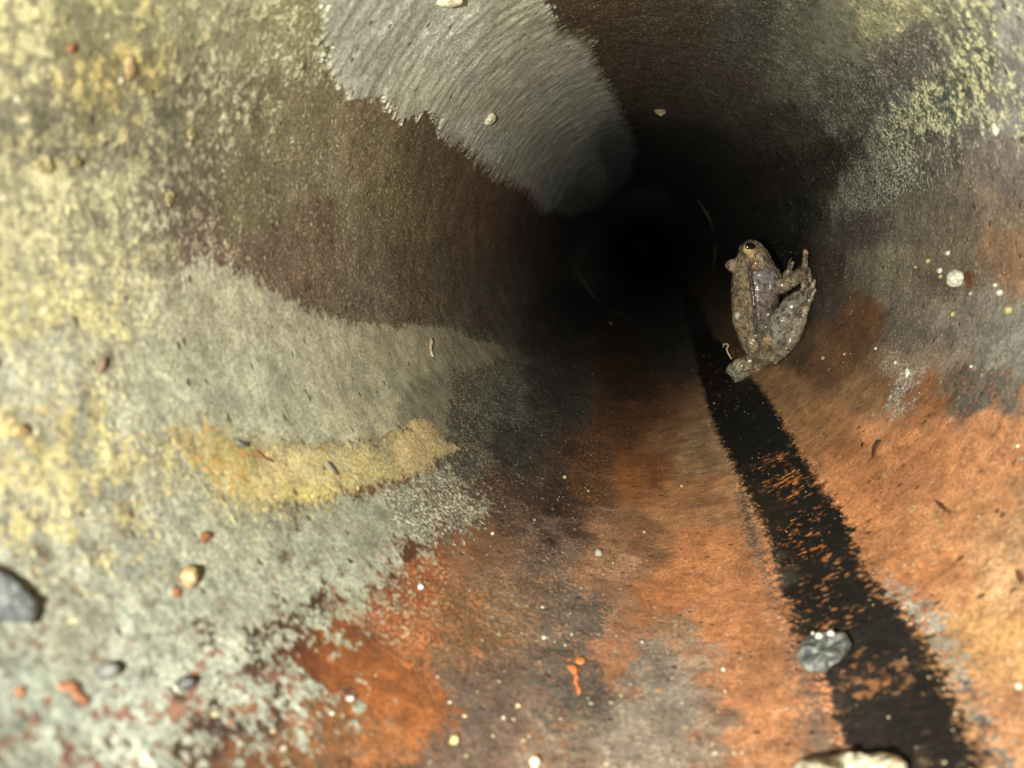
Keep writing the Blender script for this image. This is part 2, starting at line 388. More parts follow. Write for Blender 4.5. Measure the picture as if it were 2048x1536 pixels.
('E',-1.268,-0.12,0.194,0.209,0.16,0.15,0.078,0.044,0.35,1),
('S',0.012,1.616,0.016,0.012,0.01,0.029,0.026,0.021,0.15,0.2),
('S',0.017,1.283,0.01,0.01,0.009,0.033,0.023,0.014,0.15,0.3),
('S',0.001,0.997,0.01,0.01,0.009,0.645,0.263,0.068,0.33,0.5),
('S',-0.02,0.813,0.009,0.008,0.007,0.432,0.166,0.049,0.3,0.5),
('S',-0.012,0.645,0.009,0.008,0.006,0.31,0.133,0.051,0.27,0.6),
('S',-0.015,0.558,0.009,0.009,0.007,0.3,0.129,0.049,0.3,0.6),
('S',0.009,0.44,0.011,0.01,0.008,0.181,0.093,0.038,0.33,0.8),
('S',-0.069,0.411,0.014,0.012,0.009,0.221,0.097,0.036,0.36,0.9),
('S',-0.067,0.317,0.014,0.011,0.009,0.23,0.102,0.037,0.36,0.9),
('S',0.021,0.281,0.008,0.006,0.004,0.053,0.041,0.024,0.4,0.6),
('S',0.215,2.428,0.05,0.048,0.044,0.071,0.073,0.063,0.1,0.1),
('S',-0.113,0.464,0.03,0.023,0.017,0.305,0.14,0.059,0.4,0.8),
('S',-0.149,0.762,0.045,0.044,0.034,0.012,0.01,0.008,0.4,0.5),
('S',-0.038,0.975,0.026,0.019,0.013,0.009,0.008,0.007,0.4,0.5),
('L',0.103,0.567,0.328,0.334,0.282,0.385,0.166,0.104,0.35,0.7),
('L',0.109,0.386,0.264,0.276,0.242,0.281,0.142,0.101,0.35,0.8),
('L',0.106,0.205,0.111,0.119,0.105,0.149,0.078,0.052,0.3,0.9),
('H',-0.107,1.234,0.344,0.273,0.199,0.172,0.128,0.094,0.3,0.4),
('H',-0.133,0.896,0.203,0.138,0.088,0.104,0.078,0.056,0.35,0.4),
('H',-0.15,0.595,0.211,0.141,0.09,0.316,0.143,0.068,0.35,0.5),
('H',-0.148,0.365,0.141,0.098,0.067,0.213,0.103,0.054,0.35,0.6),
('H',-0.134,0.262,0.056,0.043,0.029,0.088,0.045,0.026,0.3,0.7),
('Y',-1.533,0.603,0.384,0.359,0.202,0.463,0.371,0.13,0.4,0.4),
('Y',-1.451,0.732,0.379,0.35,0.194,0.477,0.382,0.14,0.35,0.3),
('B',-1.252,0.242,0.054,0.025,0.011,0.037,0.017,0.008,0.3,0.4),
('B',-1.279,0.144,0.045,0.021,0.009,0.031,0.014,0.007,0.3,0.4),
('B',-1.169,0.127,0.044,0.021,0.009,0.03,0.014,0.007,0.3,0.4),
('B',-1.239,-0.016,0.038,0.018,0.008,0.026,0.012,0.006,0.38,0.4),
('B',-1.213,0.378,0.074,0.035,0.015,0.051,0.023,0.011,0.3,0.4),
('B',-1.225,-0.11,0.034,0.016,0.007,0.023,0.01,0.005,0.38,0.4),
('B',-1.185,0.553,0.096,0.042,0.017,0.064,0.027,0.013,0.3,0.4),
('B',-1.147,0.701,0.128,0.053,0.02,0.082,0.033,0.015,0.3,0.4),
('B',0.534,0.988,0.354,0.272,0.198,0.659,0.655,0.552,0.3,0.2),
('G',-2.715,2.179,0.289,0.301,0.278,0.181,0.187,0.178,0.3,0.2),
('G',2.932,2.114,0.21,0.207,0.202,0.132,0.135,0.129,0.3,0.2),
('G',-2.713,1.874,0.516,0.544,0.471,0.299,0.313,0.279,0.3,0.2),
('G',-3.086,1.29,0.589,0.6,0.469,0.446,0.465,0.364,0.35,0.4),
('G',-2.663,1.349,0.574,0.6,0.5,0.763,0.8,0.672,0.35,0.4),
('G',-3.113,2.578,0.27,0.277,0.261,0.179,0.18,0.18,0.3,0.2),
('B',-1.628,0.076,0.149,0.148,0.109,0.236,0.207,0.1,0.48000000000000004,1)]
ZONES = {   # outlines of the deposits, as seen on the wall; order = stacking; (edge noise, fine edge noise)
 'F': ([(500,1300),(560,1262),(640,1215),(700,1190),(770,1120),(880,1085),(905,1130),(900,1230),(870,1300),(905,1400),(880,1480),(840,1580),(380,1580),(420,1480),(520,1420)], .045, .5),
 'E': ([(-300,1080),(150,1110),(400,1050),(560,1045),(650,1000),(800,950),(890,935),(975,1000),(940,1075),(860,1100),(790,1110),(740,1190),(700,1250),(640,1215),(560,1262),(505,1290),(500,1330),(580,1370),(640,1420),(560,1440),(440,1450),(390,1510),(350,1590),(-300,1700)], .045, .9),
 'D': ([(240,700),(300,560),(390,520),(450,515),(520,560),(600,610),(660,632),(735,640),(790,648),(830,640),(900,650),(950,680),(1000,690),(1010,715),(960,735),(900,745),(905,790),(900,860),(880,920),(800,960),(600,990),(380,900),(240,850)], .02, .35),
 'Y': ([(345,872),(410,858),(520,880),(640,882),(760,870),(835,840),(865,838),(885,880),(930,895),(850,945),(770,975),(680,1000),(640,1022),(590,1036),(540,1022),(480,1020),(405,950),(370,905)], .022, .2),
 'G': ([(560,-260),(620,-60),(640,40),(655,130),(690,190),(760,205),(800,240),(850,225),(880,270),(930,305),(990,360),(1050,385),(1085,430),(1110,425),(1150,435),(1210,415),(1262,365),(1275,310),(1266,262),(1235,200),(1195,120),(1180,70),(1120,50),(1090,0),(1060,-80),(1000,-300)], .012, .4),
 'H': ([(1405,760),(1432,860),(1455,950),(1478,1050),(1505,1130),(1535,1210),(1556,1280),(1578,1390),(1600,1500),(1615,1600),(1760,1600),(1680,1400),(1610,1290),(1560,1150),(1515,1040),(1480,950),(1450,860),(1420,760)], .012, .35),
 'L': ([(1725,1125),(1765,1145),(1840,1215),(1890,1270),(1935,1330),(1975,1420),(2020,1500),(2075,1600),(1970,1600),(1950,1470),(1880,1380),(1840,1320),(1790,1270),(1740,1200)], .02, .5),
 'S': ([(1330,520),(1372,640),(1396,760),(1422,850),(1468,960),(1512,1050),(1542,1130),(1560,1210),(1583,1290),(1625,1390),(1680,1500),(1710,1600),(2035,1600),(1965,1480),(1915,1380),(1862,1290),(1812,1225),(1752,1150),(1710,1060),(1650,970),(1593,880),(1537,790),(1495,740),(1430,670),(1350,540)], .012, .45),
}
def seg_sd(px, py, poly):
    d = np.full(px.shape, 1e9, np.float32); ins = np.zeros(px.shape, bool)
    n = len(poly)
    for i in range(n):
        ax, ay = poly[i]; bx, by = poly[(i + 1) % n]
        ex, ey = bx - ax, by - ay; wx, wy = px - ax, py - ay
        t = np.clip((wx * ex + wy * ey) / (ex * ex + ey * ey + 1e-12), 0, 1)
        d = np.minimum(d, (wx - ex * t) ** 2 + (wy - ey * t) ** 2)
        c = ((ay > py) != (by > py)) & (px < ex * (py - ay) / (ey if abs(ey) > 1e-9 else 1e-9) + ax)
        ins ^= c
    return np.where(ins, np.sqrt(d), -np.sqrt(d))

NTH, NY = 1200, 740
th = np.linspace(-math.pi, math.pi, NTH, endpoint=False)
Ls = np.concatenate([np.linspace(math.log(.55), math.log(13), 700), np.linspace(math.log(13), math.log(46), NY - 699)[1:]])
TH, LL = np.meshgrid(th, Ls); TH = TH.ravel().astype(np.float32); LL = LL.ravel().astype(np.float32)
D = np.exp(LL)
S3 = np.stack([np.sin(TH), D, -np.cos(TH)], 1).astype(np.float32)     # in units of R
sq = S3 * np.array([.22, 1, .22], np.float32)
wx1 = fbm(S3 * 2.2, 4, .6) ; wx2 = fbm(S3 * 2.2 + 50, 4, .6)
fineE = fbm(S3 * 22 + 9, 4, .85) * .7; fineF = fbm(S3 * 75 + 19, 3, .8); fineT = fbm(sq * 30 + 3, 4, .7)
# (coordinates of zones in theta, ln D; lengths there are real lengths divided by their distance)
inv = (1 / D).astype(np.float32)
zone = np.full(len(TH), -1, np.int8); names = list(ZONES)
def wrapc(a, c): return (a - c + math.pi) % (2 * math.pi) - math.pi
deep = np.zeros(len(TH), np.float32)      # how far inside its deposit each point lies
for zi, zn in enumerate(names):
    poly, wa, fa = ZONES[zn]
    P2 = [surf(x, y) for x, y in poly]
    c = P2[0][0]
    P2 = [(wrapc(np.float64(a), c), b) for a, b in P2]
    dx = np.minimum(1.0, inv * 2.0)
    a = wrapc(TH, c).astype(np.float32) + wx1 * wa * 1.0
    b = LL + wx2 * wa * 1.3 * np.minimum(1, inv * 1.6)
    xs = [p[0] for p in P2]; ys = [p[1] for p in P2]
    sel = np.where((a > min(xs) - .25) & (a < max(xs) + .25) & (b > min(ys) - .4) & (b < max(ys) + .4))[0]
    sd = seg_sd(a[sel], b[sel], P2)
    if zn == 'G': e = fineT[sel] * .07 * fa + fineE[sel] * .02 * fa
    elif zn in 'SHL': e = fineT[sel] * .008 * fa + fineE[sel] * .04 * fa
    else: e = fineE[sel] * .07 * fa
    e = e + fineF[sel] * {'G': .006, 'E': .03, 'D': .018, 'Y': .022, 'F': .02, 'H': .04, 'L': .04, 'S': .026}[zn] * np.minimum(1, inv[sel] * 2)
    if zn in 'DYE': e = e * (1 + 3.2 * np.clip(inv[sel] - .45, 0, .5))
    if zn == 'S': sdS = np.zeros(len(TH), np.float32); sdS[sel] = sd
    on = sd + e > 0
    deep[sel[on]] = (sd + e)[on]
    zone[sel[on]] = zi
# colours and grain from the survey table, each deposit from its own rows
CA = np.zeros((len(TH), 3), np.float32); CB = CA.copy(); PR = CA.copy(); PQ = CA.copy()
wx3 = fbm(S3 * 7 + 90, 5, .7); wx4 = fbm(S3 * 7 + 130, 5, .7)
sc_ = np.minimum(1, inv * 2.2)
wa = TH + (wx1 * .045 + wx3 * .042) * sc_; wb = LL + (wx2 * .06 + wx4 * .05) * sc_
zl = ['B'] + names
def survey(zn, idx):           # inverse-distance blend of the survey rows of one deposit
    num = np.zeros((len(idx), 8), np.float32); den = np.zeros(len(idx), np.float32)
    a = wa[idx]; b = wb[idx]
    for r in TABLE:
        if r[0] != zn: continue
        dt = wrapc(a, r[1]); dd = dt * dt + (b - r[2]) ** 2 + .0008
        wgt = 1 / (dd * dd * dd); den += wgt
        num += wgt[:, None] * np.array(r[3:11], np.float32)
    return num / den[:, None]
SOFT = {'S': .022, 'H': .024, 'L': .007, 'D': .014, 'Y': .02, 'E': .008, 'F': .02, 'G': .004}
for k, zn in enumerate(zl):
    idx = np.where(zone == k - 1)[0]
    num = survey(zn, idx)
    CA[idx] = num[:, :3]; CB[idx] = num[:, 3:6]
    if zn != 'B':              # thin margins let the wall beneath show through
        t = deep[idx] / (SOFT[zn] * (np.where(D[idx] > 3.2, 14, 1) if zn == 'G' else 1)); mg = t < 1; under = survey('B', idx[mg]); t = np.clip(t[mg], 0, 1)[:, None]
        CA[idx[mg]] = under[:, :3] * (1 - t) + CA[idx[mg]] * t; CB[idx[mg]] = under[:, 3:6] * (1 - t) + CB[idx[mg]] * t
    # share of the second colour -> noise threshold (normal quantile)
    am = np.clip(num[:, 6], .03, .97)
    if zn == 'S': am = np.clip(am * .72 * np.clip(sdS[idx] / .075, 0, 1) ** 1.2 * np.clip(.95 + 1.3 * noise(S3[idx] * np.array([4, 7, 4], np.float32) + 77), .05, 1.9), .015, .85)
    am = am; q = np.sqrt(-2 * np.log(np.minimum(am, 1 - am)))
    z = q - (2.30753 + .27061 * q) / (1 + .99229 * q + .04481 * q * q); z = np.where(am < .5, z, -z)
    PR[idx, 0] = .5 + (.062 if zn == 'S' else .085) * z; PR[idx, 1] = 1 if zn == 'S' else np.clip(num[:, 7], 0, 1)
    PR[idx, 2] = {'B': .15, 'G': .14, 'D': .03, 'Y': .03, 'E': .02, 'F': .03, 'S': .006, 'L': .02, 'H': .02}[zn]
    PQ[idx, 0] = {'G': .2, 'S': .7, 'H': .1}.get(zn, 0)
    if zn == 'S': PQ[idx, 0] = .5
    PQ[idx, 1] = 0
    PQ[idx, 2] = {'G': .75, 'S': .1, 'B': .3}.get(zn, .12)
soot = np.clip(1 + .28 * fbm(S3 * np.array([7, 1.1, 7], np.float32) + 55, 3, .6), .55, 1.4)[:, None]; soot = np.where(((zone < 1) & (S3[:, 2] < .2))[:, None], soot, 1)
CA *= soot; CB *= (1 + soot) / 2
# relief of the skin: thick crusts, ripples, blisters
lum = CA.mean(1)
hgt = (fbm(S3 * 5 + 3, 4, .5) * .00022)
hgt += np.where(zone == names.index('D'), .00012, 0) + np.where(zone == names.index('E'), .00010, 0) + np.where(zone == names.index('Y'), .00016, 0)
gz = zone == names.index('G')
rip = fbm(sq * 24 + 7, 4, .55); hgt += np.where(gz, .0004 + rip * .00016 + np.abs(fbm(S3 * np.array([4, 10, 4], np.float32) + 31, 3)) * .00045, rip * .00003)
lz = (PR[:, 1] > .55) & ~gz
bl = np.maximum(0, fbm(S3 * 11 + 40, 4, .6)); hgt += np.where(lz, bl * .00035 * np.clip((PR[:, 1] - .5) * 3, 0, 1), 0)
hgt -= np.where(zone == names.index('S'), .0002, 0)
# a bead of weld round the joint between two lengths of pipe, worn away in places
jd = (D - 11.1) / .05; arc = np.clip(.32 + 1.9 * noise(S3 * np.array([1.7, .1, 1.7]) + 3), .05, 1)
ringmask = np.where(np.abs(D - 11.1) < .3, np.exp(-jd * jd), 0) * arc; hgt += ringmask * .0017
CA = CA * (1 - ringmask[:, None]) + ringmask[:, None] * np.array([.42, .40, .33]); CB = CB * (1 - ringmask[:, None]) + ringmask[:, None] * np.array([.42, .40, .33])
hgt = np.clip(hgt, -.0012, .004).astype(np.float32)
rr = R - hgt
V = np.stack([np.sin(TH) * rr, D * R, -np.cos(TH) * rr + R], 1).astype(np.float32)
ii = np.arange(NY - 1)[:, None] * NTH; jj = np.arange(NTH)[None]; j2 = (jj + 1) % NTH
Q = np.stack([ii + jj, ii + NTH + jj, ii + NTH + j2, ii + j2], -1).reshape(-1, 4)
fz = zone[Q[:, 0]]
pipe = empty('pipe', (0, 0, 0))
tag(pipe, 'round rusty pipe seen from inside, its wall coated with rust, lime and mineral crust', 'pipe')
PART = {-1: 'wall', names.index('F'): 'rust_patch', names.index('E'): 'lime_crust', names.index('D'): 'beige_crust', names.index('Y'): 'yellow_crust',
        names.index('G'): 'grey_crust', names.index('H'): 'stain', names.index('L'): 'lichen_edge', names.index('S'): 'black_streak'}
PLAB = {'wall': None, 'rust_patch': 'bright orange rust patch below the pale crust', 'lime_crust': 'pale greenish lime crust with red rust spots',
        'beige_crust': 'smooth beige crust tapering towards the dark', 'yellow_crust': 'mustard yellow crust with a torn lower edge',
        'grey_crust': 'rippled shiny grey crust with toothed edges', 'stain': 'greyish stain along the black streak',
        'lichen_edge': 'pale grey clumps along the black streak', 'black_streak': 'long black streak with orange flecks running into the dark'}
for zi, pn in PART.items():
    f = Q[fz == zi]
    if not len(f): continue
    u, inv_ = np.unique(f, return_inverse=True)
    o = mesh_obj(pn, V[u], inv_.reshape(-1, 4)[:, ::-1], WALL, pipe)
    add_col(o.data, 'col_a', CA[u]); add_col(o.data, 'col_b', CB[u]); add_col(o.data, 'prm', PR[u]); add_col(o.data, 'prn', PQ[u])
    if PLAB[pn]: o['label'] = PLAB[pn]
# outer shell and the mouth behind the lens
sh = NT('plain_rust'); gg = sh.n('ShaderNodeTexCoord').outputs['Object']
sh.l(sh.mix(sh.ramp(sh.noise(gg, 60, 6), .4, .6), (.02, .012, .008), (.05, .028, .015)), sh.b.inputs['Base Color']); sh.b.inputs['Roughness'].default_value = .85
NS = 96; prof = [(R - 1e-5, .55 * R + .0004), (R, -.22), (R + .003, -.224), (R + .007, -.22), (R + .007, 46 * R), (R + .004, 46 * R + .002), (R - .0035, 46 * R - .001), (.0001, 46 * R - .001)]
SV = []; SF = []
for k, (r_, y_) in enumerate(prof):
    for j in range(NS):
        t = 2 * math.pi * j / NS; SV.append((math.sin(t) * r_, y_, -math.cos(t) * r_ + R))
for k in range(len(prof) - 1):
    for j in range(NS): SF.append((k * NS + j, k * NS + (j + 1) % NS, (k + 1) * NS + (j + 1) % NS, (k + 1) * NS + j))
mesh_obj('outer_shell', SV, SF, sh.m, pipe)

# ------------------------------------------------------------------ loose stones, grains and chips on the wall
def stone_mat(name, a, b, rough=.6, scale=900, spec=.4, sss=0, bump=.0003, thr=(.42, .58)):
    s = NT(name); g_ = s.n('ShaderNodeTexCoord').outputs['Object']
    n1 = s.noise(g_, scale, 5, .6)
    c = s.mix(s.ramp(n1, *thr), a, b); n2 = s.noise(g_, scale * 4, 3, .7)
    gr = s.n('ShaderNodeCombineColor'); f_ = s.ramp(n2, .3, .7, .75, 1.25)
    for k in range(3): s.l(f_, gr.inputs[k])
    s.l(s.mix(1.0, c, gr.outputs[0], 'MULTIPLY'), s.b.inputs['Base Color'])
    s.b.inputs['Roughness'].default_value = rough; s.b.inputs['Specular IOR Level'].default_value = spec
    if sss: s.b.inputs['Subsurface Weight'].default_value = sss; s.b.inputs['Subsurface Scale'].default_value = .0005
    s.l(s.bump(s.math('ADD', n1, s.math('MULTIPLY', n2, .3)), bump, .9), s.b.inputs['Normal'])
    return s.m
MT = {
 'slate': stone_mat('dark_slate', (.05, .056, .055), (.085, .09, .083), .7, 300),
 'dark': stone_mat('dark_pebble', (.055, .058, .052), (.085, .088, .075), .65, 700),
 'black': stone_mat('black_glossy', (.02, .022, .02), (.06, .062, .055), .3, 900),
 'grey': stone_mat('grey_green_stone', (.075, .085, .08), (.26, .29, .25), .75, 480, bump=.0008, thr=(.4, .6)),
 'white': stone_mat('white_grain', (.46, .47, .36), (.62, .62, .5), .5, 600, sss=.3),
 'cream': stone_mat('cream_stone', (.42, .38, .25), (.66, .62, .45), .75, 350, bump=.0010),
 'yellow': stone_mat('yellow_grain', (.34, .29, .10), (.46, .40, .17), .55, 700),
 'amber': stone_mat('amber_grain', (.15, .10, .04), (.27, .20, .095), .4, 400, .5, .3),
 'chalk': stone_mat('chalky_grain', (.30, .29, .21), (.46, .44, .33), .7, 900),
 'ochre': stone_mat('ochre_crust', (.17, .145, .06), (.33, .28, .14), .8, 800, bump=.0006),
 'olive': stone_mat('olive_grain', (.22, .2, .1), (.34, .3, .17), .6, 700),
 'tan': stone_mat('tan_chip', (.34, .26, .15), (.5, .42, .28), .6, 700),
 'orange': stone_mat('orange_chip', (.42, .14, .045), (.6, .22, .07), .7, 700),
 'rust': stone_mat('rust_chip', (.115, .045, .018), (.18, .075, .03), .9, 600),
 'brown': stone_mat('brown_seed', (.05, .032, .018), (.10, .065, .035), .45, 900),
 'straw': stone_mat('straw', (.55, .42, .2), (.72, .6, .34), .5, 900),
 'hair': stone_mat('root_hair', (.16, .11, .07), (.26, .19, .12), .5, 1500),
 'bluish': stone_mat('bluish_grain', (.38, .42, .42), (.55, .58, .54), .4, 700, sss=.3),
 'greyglass': stone_mat('greyish_grain', (.24, .23, .19), (.36, .35, .3), .4, 700, sss=.3),
}
def ico(n=2):
    t = (1 + 5 ** .5) / 2
    v = [(-1, t, 0), (1, t, 0), (-1, -t, 0), (1, -t, 0), (0, -1, t), (0, 1, t), (0, -1, -t), (0, 1, -t), (t, 0, -1), (t, 0, 1), (-t, 0, -1), (-t, 0, 1)]
    f = [(0, 11, 5), (0, 5, 1), (0, 1, 7), (0, 7, 10), (0, 10, 11), (1, 5, 9), (5, 11, 4), (11, 10, 2), (10, 7, 6), (7, 1, 8), (3, 9, 4), (3, 4, 2), (3, 2, 6), (3, 6, 8), (3, 8, 9), (4, 9, 5), (2, 4, 11), (6, 2, 10), (8, 6, 7), (9, 8, 1)]
    v = [np.array(p) / np.linalg.norm(p) for p in v]
    for _ in range(n):
        cache = {}; nf = []
        def mid_(a, b):
            k = (min(a, b), max(a, b))
            if k not in cache:
                p = v[a] + v[b]; v.append(p / np.linalg.norm(p)); cache[k] = len(v) - 1
            return cache[k]
        for a, b, c in f:
            ab, bc, ca = mid_(a, b), mid_(b, c), mid_(c, a); nf += [(a, ab, ca), (b, bc, ab), (c, ca, bc), (ab, bc, ca)]
        f = nf
    return np.array(v), np.array(f)
ICO2, ICO3 = ico(2), ico(3)
def frame(x, y):               # local frame on the wall: origin, tangent round the pipe, along the pipe, normal inwards
    p = at(x, y); q = p - AX; n = np.array([-q[0], 0, -q[2]]) / R
    a = np.array([0, 1.0, 0]); t = np.cross(a, n); return p, t, a, n
def pxm(x, y):                 # metres per pixel, facing the lens, at the wall there
    p = at(x, y) - AX; return (p @ M.T @ np.array([0, 0, 1.0]) * 0 + abs((M.T @ p)[2])) / F
def grain(name, x, y, rx, ry, mat, label, cat, ang=0, rough=.18, group=None, lift=.45, sub=None, seed=None):
    """a stone whose outline is about rx by ry pixels; it sits on the wall with part of it sunk in"""
    p, t, a, n = frame(x, y); s = pxm(x, y); V_, F_ = (sub or (ICO3 if max(rx, ry) > 8 else ICO2))
    sd = seed if seed is not None else (x * 7.3 + y)
    d = V_ * (1 + rough * noise(V_ * 1.3 + sd) + rough * .5 * noise(V_ * 3.1 + sd))[:, None]
    cx, cy, cz = M[:, 0], M[:, 1], M[:, 2]
    ca, sa = math.cos(ang), math.sin(ang)
    rz = min(rx, ry)
    e1 = (cx * ca + cy * sa) * rx * s; e2 = (-cx * sa + cy * ca) * ry * s; e3 = cz * rz * s
    W = d[:, :1] * e1 + d[:, 1:2] * e2 + d[:, 2:3] * e3
    c0 = AX + ray(x, y) / np.linalg.norm(ray(x, y)) * (np.linalg.norm(p - AX) - rz * s * 1.2)
    q = c0 - AX; rad_ = math.hypot(q[0], q[2])
    o = mesh_obj(name, W, F_, MT[mat]); o.location = c0
    return tag(o, label, cat, group)
def chip(name, pts, mat, label, cat, thick=.0012, lift=.0003, bulge=.3, rough=.15):
    """a flat piece lying on the wall, outline given where its corners touch the wall"""
    n_ = len(pts); fine_ = []
    for i in range(n_):
        a_, b_ = np.array(pts[i], float), np.array(pts[(i + 1) % n_], float)
        for k in range(4): fine_.append(a_ + (b_ - a_) * k / 4)
    fine_ = np.array(fine_); c = fine_.mean(0); rings = [(1.0, -.0006), (1.0, thick * .55), (.93, thick * .9), (.7, thick * (1 + bulge * .6)), (.38, thick * (1 + bulge)), (.02, thick * (1 + bulge))]
    W = []; m_ = len(fine_)
    for s_, h_ in rings:
        for k, q in enumerate(fine_):
            r_ = q + (c - q) * (1 - s_)
            jit = noise(np.array([[r_[0] * .05, r_[1] * .05, h_ * 900]]))[0]
            W.append(at(r_[0] + jit * 3 * rough * 3, r_[1] + jit * 2, lift + max(-.0006, h_ * (1 + rough * 2 * jit))))
    W = np.array(W); F_ = []
    for k in range(len(rings) - 1):
        for j in range(m_): F_.append((k * m_ + j, k * m_ + (j + 1) % m_, (k + 1) * m_ + (j + 1) % m_, (k + 1) * m_ + j))
    c0 = at(*c); o = mesh_obj(name, W - c0, F_, MT[mat]); o.location = c0
    return tag(o, label, cat)
def lump(x, y, rx, ry, mat, label, cat):
    pts = []
    for k in range(11):
        b = 2 * math.pi * k / 11; q = 1 + .38 * noise(np.array([[math.cos(b) * 1.7 + x, math.sin(b) * 1.7 + y, .3]]))[0]
        pts.append((x + rx * q * math.cos(b), y + ry * q * math.sin(b)))
    return chip('crust_lump', pts, mat, label, cat, .0004, bulge=.5, rough=.3)
def thread(name, P3, rad, mat, label, cat, seg=8, taper=(1, .5)):
    P3 = np.array(P3); n_ = len(P3); W = []; F_ = []
    for k in range(n_):
        t = P3[min(k + 1, n_ - 1)] - P3[max(k - 1, 0)]; t /= np.linalg.norm(t)
        u_ = np.cross(t, [.3, .9, .2]); u_ /= np.linalg.norm(u_); v_ = np.cross(t, u_)
        r_ = rad * (taper[0] + (taper[1] - taper[0]) * k / (n_ - 1))
        for j in range(seg):
            b = 2 * math.pi * j / seg; W.append(P3[k] + (u_ * math.cos(b) + v_ * math.sin(b)) * r_)
    for k in range(n_ - 1):
        for j in range(seg): F_.append((k * seg + j, k * seg + (j + 1) % seg, (k + 1) * seg + (j + 1) % seg, (k + 1) * seg + j))
    W.append(P3[0]); W.append(P3[-1])
    Fq = list(F_)
    for j in range(seg):
        Fq.append((len(W) - 2, (j + 1) % seg, j, j)); b0 = (n_ - 1) * seg; Fq.append((len(W) - 1, b0 + j, b0 + (j + 1) % seg, b0 + (j + 1) % seg))
    me = bpy.data.meshes.new(name); c0 = P3.mean(0)
    me.from_pydata([tuple(q - c0) for q in W], [], [tuple(dict.fromkeys(f)) for f in Fq]); me.update()
    for p_ in me.polygons: p_.use_smooth = True
    me.materials.append(MT[mat]); o = bpy.data.objects.new(name, me); scene.collection.objects.link(o); o.location = c0
    return tag(o, label, cat)

chip('rock_chip', [(-40,1120),(0,1138),(34,1158),(60,1185),(77,1205),(76,1232),(68,1246),(20,1244),(-30,1240),(-60,1180)], 'slate', 'dark slate grey rock chip cut off by the left edge of the photo', 'rock', .0013, bulge=.1)
grain('pebble', 217, 1341, 21, 17, 'dark', 'dark matt oval pebble on the pale lime crust, lower left', 'pebble', .1, .06)
grain('pebble', 371, 1367, 18, 14, 'black', 'glossy black pebble on the pale crust with white crumbs beside it', 'pebble', .2, .15)
grain('crumb', 350, 1376, 4, 3, 'white', 'tiny white crumb touching the glossy black pebble', 'crumb')
grain('pebble', 378, 1153, 18, 21, 'amber', 'translucent amber pebble on the pale crust above an orange chip', 'pebble', .2, .22)
chip('stone', [(1593,1308),(1602,1284),(1622,1268),(1660,1262),(1692,1266),(1703,1288),(1692,1312),(1666,1328),(1650,1346),(1620,1346),(1600,1330)], 'grey', 'mottled grey green stone lying at the edge of the black streak', 'stone', .0035, bulge=.35, rough=.3)
for i, (x, y, r_) in enumerate([(1637, 1272, 7), (1661, 1267, 6.5), (1625, 1266, 3)]):
    o = grain('crumb', x, y, r_, r_ * .85, 'white', ['larger white crumb on the left top of the mottled grey stone', 'white crumb on the right top of the mottled grey stone', 'smallest white crumb at the upper left rim of the grey stone'][i], 'crumb', rough=.35, group='white crumbs on the grey stone')
    o.location = Vector(o.location) * .0 + Vector(at(x, y, .0042))
chip('stone', [(1575,1545),(1600,1522),(1640,1514),(1672,1512),(1692,1503),(1730,1508),(1770,1506),(1800,1514),(1812,1532),(1820,1600),(1780,1660),(1600,1660),(1560,1590)], 'cream', 'large cream crumbly stone at the bottom edge on the black streak', 'stone', .0045, bulge=.4, rough=.55)
grain('bead', 1912, 557, 17, 17, 'white', 'largest round white bead on the dark rust to the right of the frog', 'bead', rough=.12)
chip('rust_flake', [(1926,548),(1936,542),(1948,552),(1946,572),(1934,576)], 'rust', 'rusty flake just right of the largest white bead', 'flake', .0005)
SM = 'small grains on the rust right of the frog'
for x, y, rx, ry, m_, lb in [
  (1941,587,4,4,'tan','small tan grain below right of the large white bead'),
  (2017,620,8,8,'yellow','round lemon yellow grain right of the white bead'),
  (1999,585,7,6,'white','pointed white grain between white bead and yellow grain'),
  (1990,570,4,4,'white','tiny white grain above the pointed white grain'),
  (1880,541,5,6,'white','white grain left of the large bead, upper of a pair'),
  (1881,553,4,4,'yellow','pale yellow grain left of the large bead, lower of a pair'),
  (1856,522,4,5,'yellow','lone yellow grain above left of the white bead'),
  (1831,534,3,3,'yellow','tiny yellow grain left of the lone yellow grain'),
  (1896,506,5,5,'white','white grain straight above the large white bead'),
  (1905,628,4,5,'yellow','oval ochre grain below the large white bead'),
  (1815,748,5,10,'white','upright white sliver between rust and dark patch'),
  (1791,725,3,4,'white','tiny white grain above left of the upright sliver'),
  (1942,733,3,3,'white','tiny white grain on the grey green patch at right'),
  (2035,892,5,3,'white','small white grain on orange rust by the right edge'),
  (1956,1032,5,5,'amber','pale amber grain on the orange rust far right'),
  (2037,1372,7,6,'white','white grain on bright orange rust at lower right edge'),
  (1646,716,4,4,'yellow','tiny ochre grain just right of the frog'),
  (1689,708,3,3,'yellow','tiny yellow grain on brown rust right of the frog'),
  (1751,697,3,3,'white','tiny white grain where rust meets the dark patch')]:
    grain('grain', x, y, rx, ry, m_, lb, 'grain', group=SM)
grain('pill', 1990, 259, 6, 13, 'white', 'white rice shaped grain high on the right wall', 'grain', .25, .08)
SB = 'grains scattered on the rust below the dark'
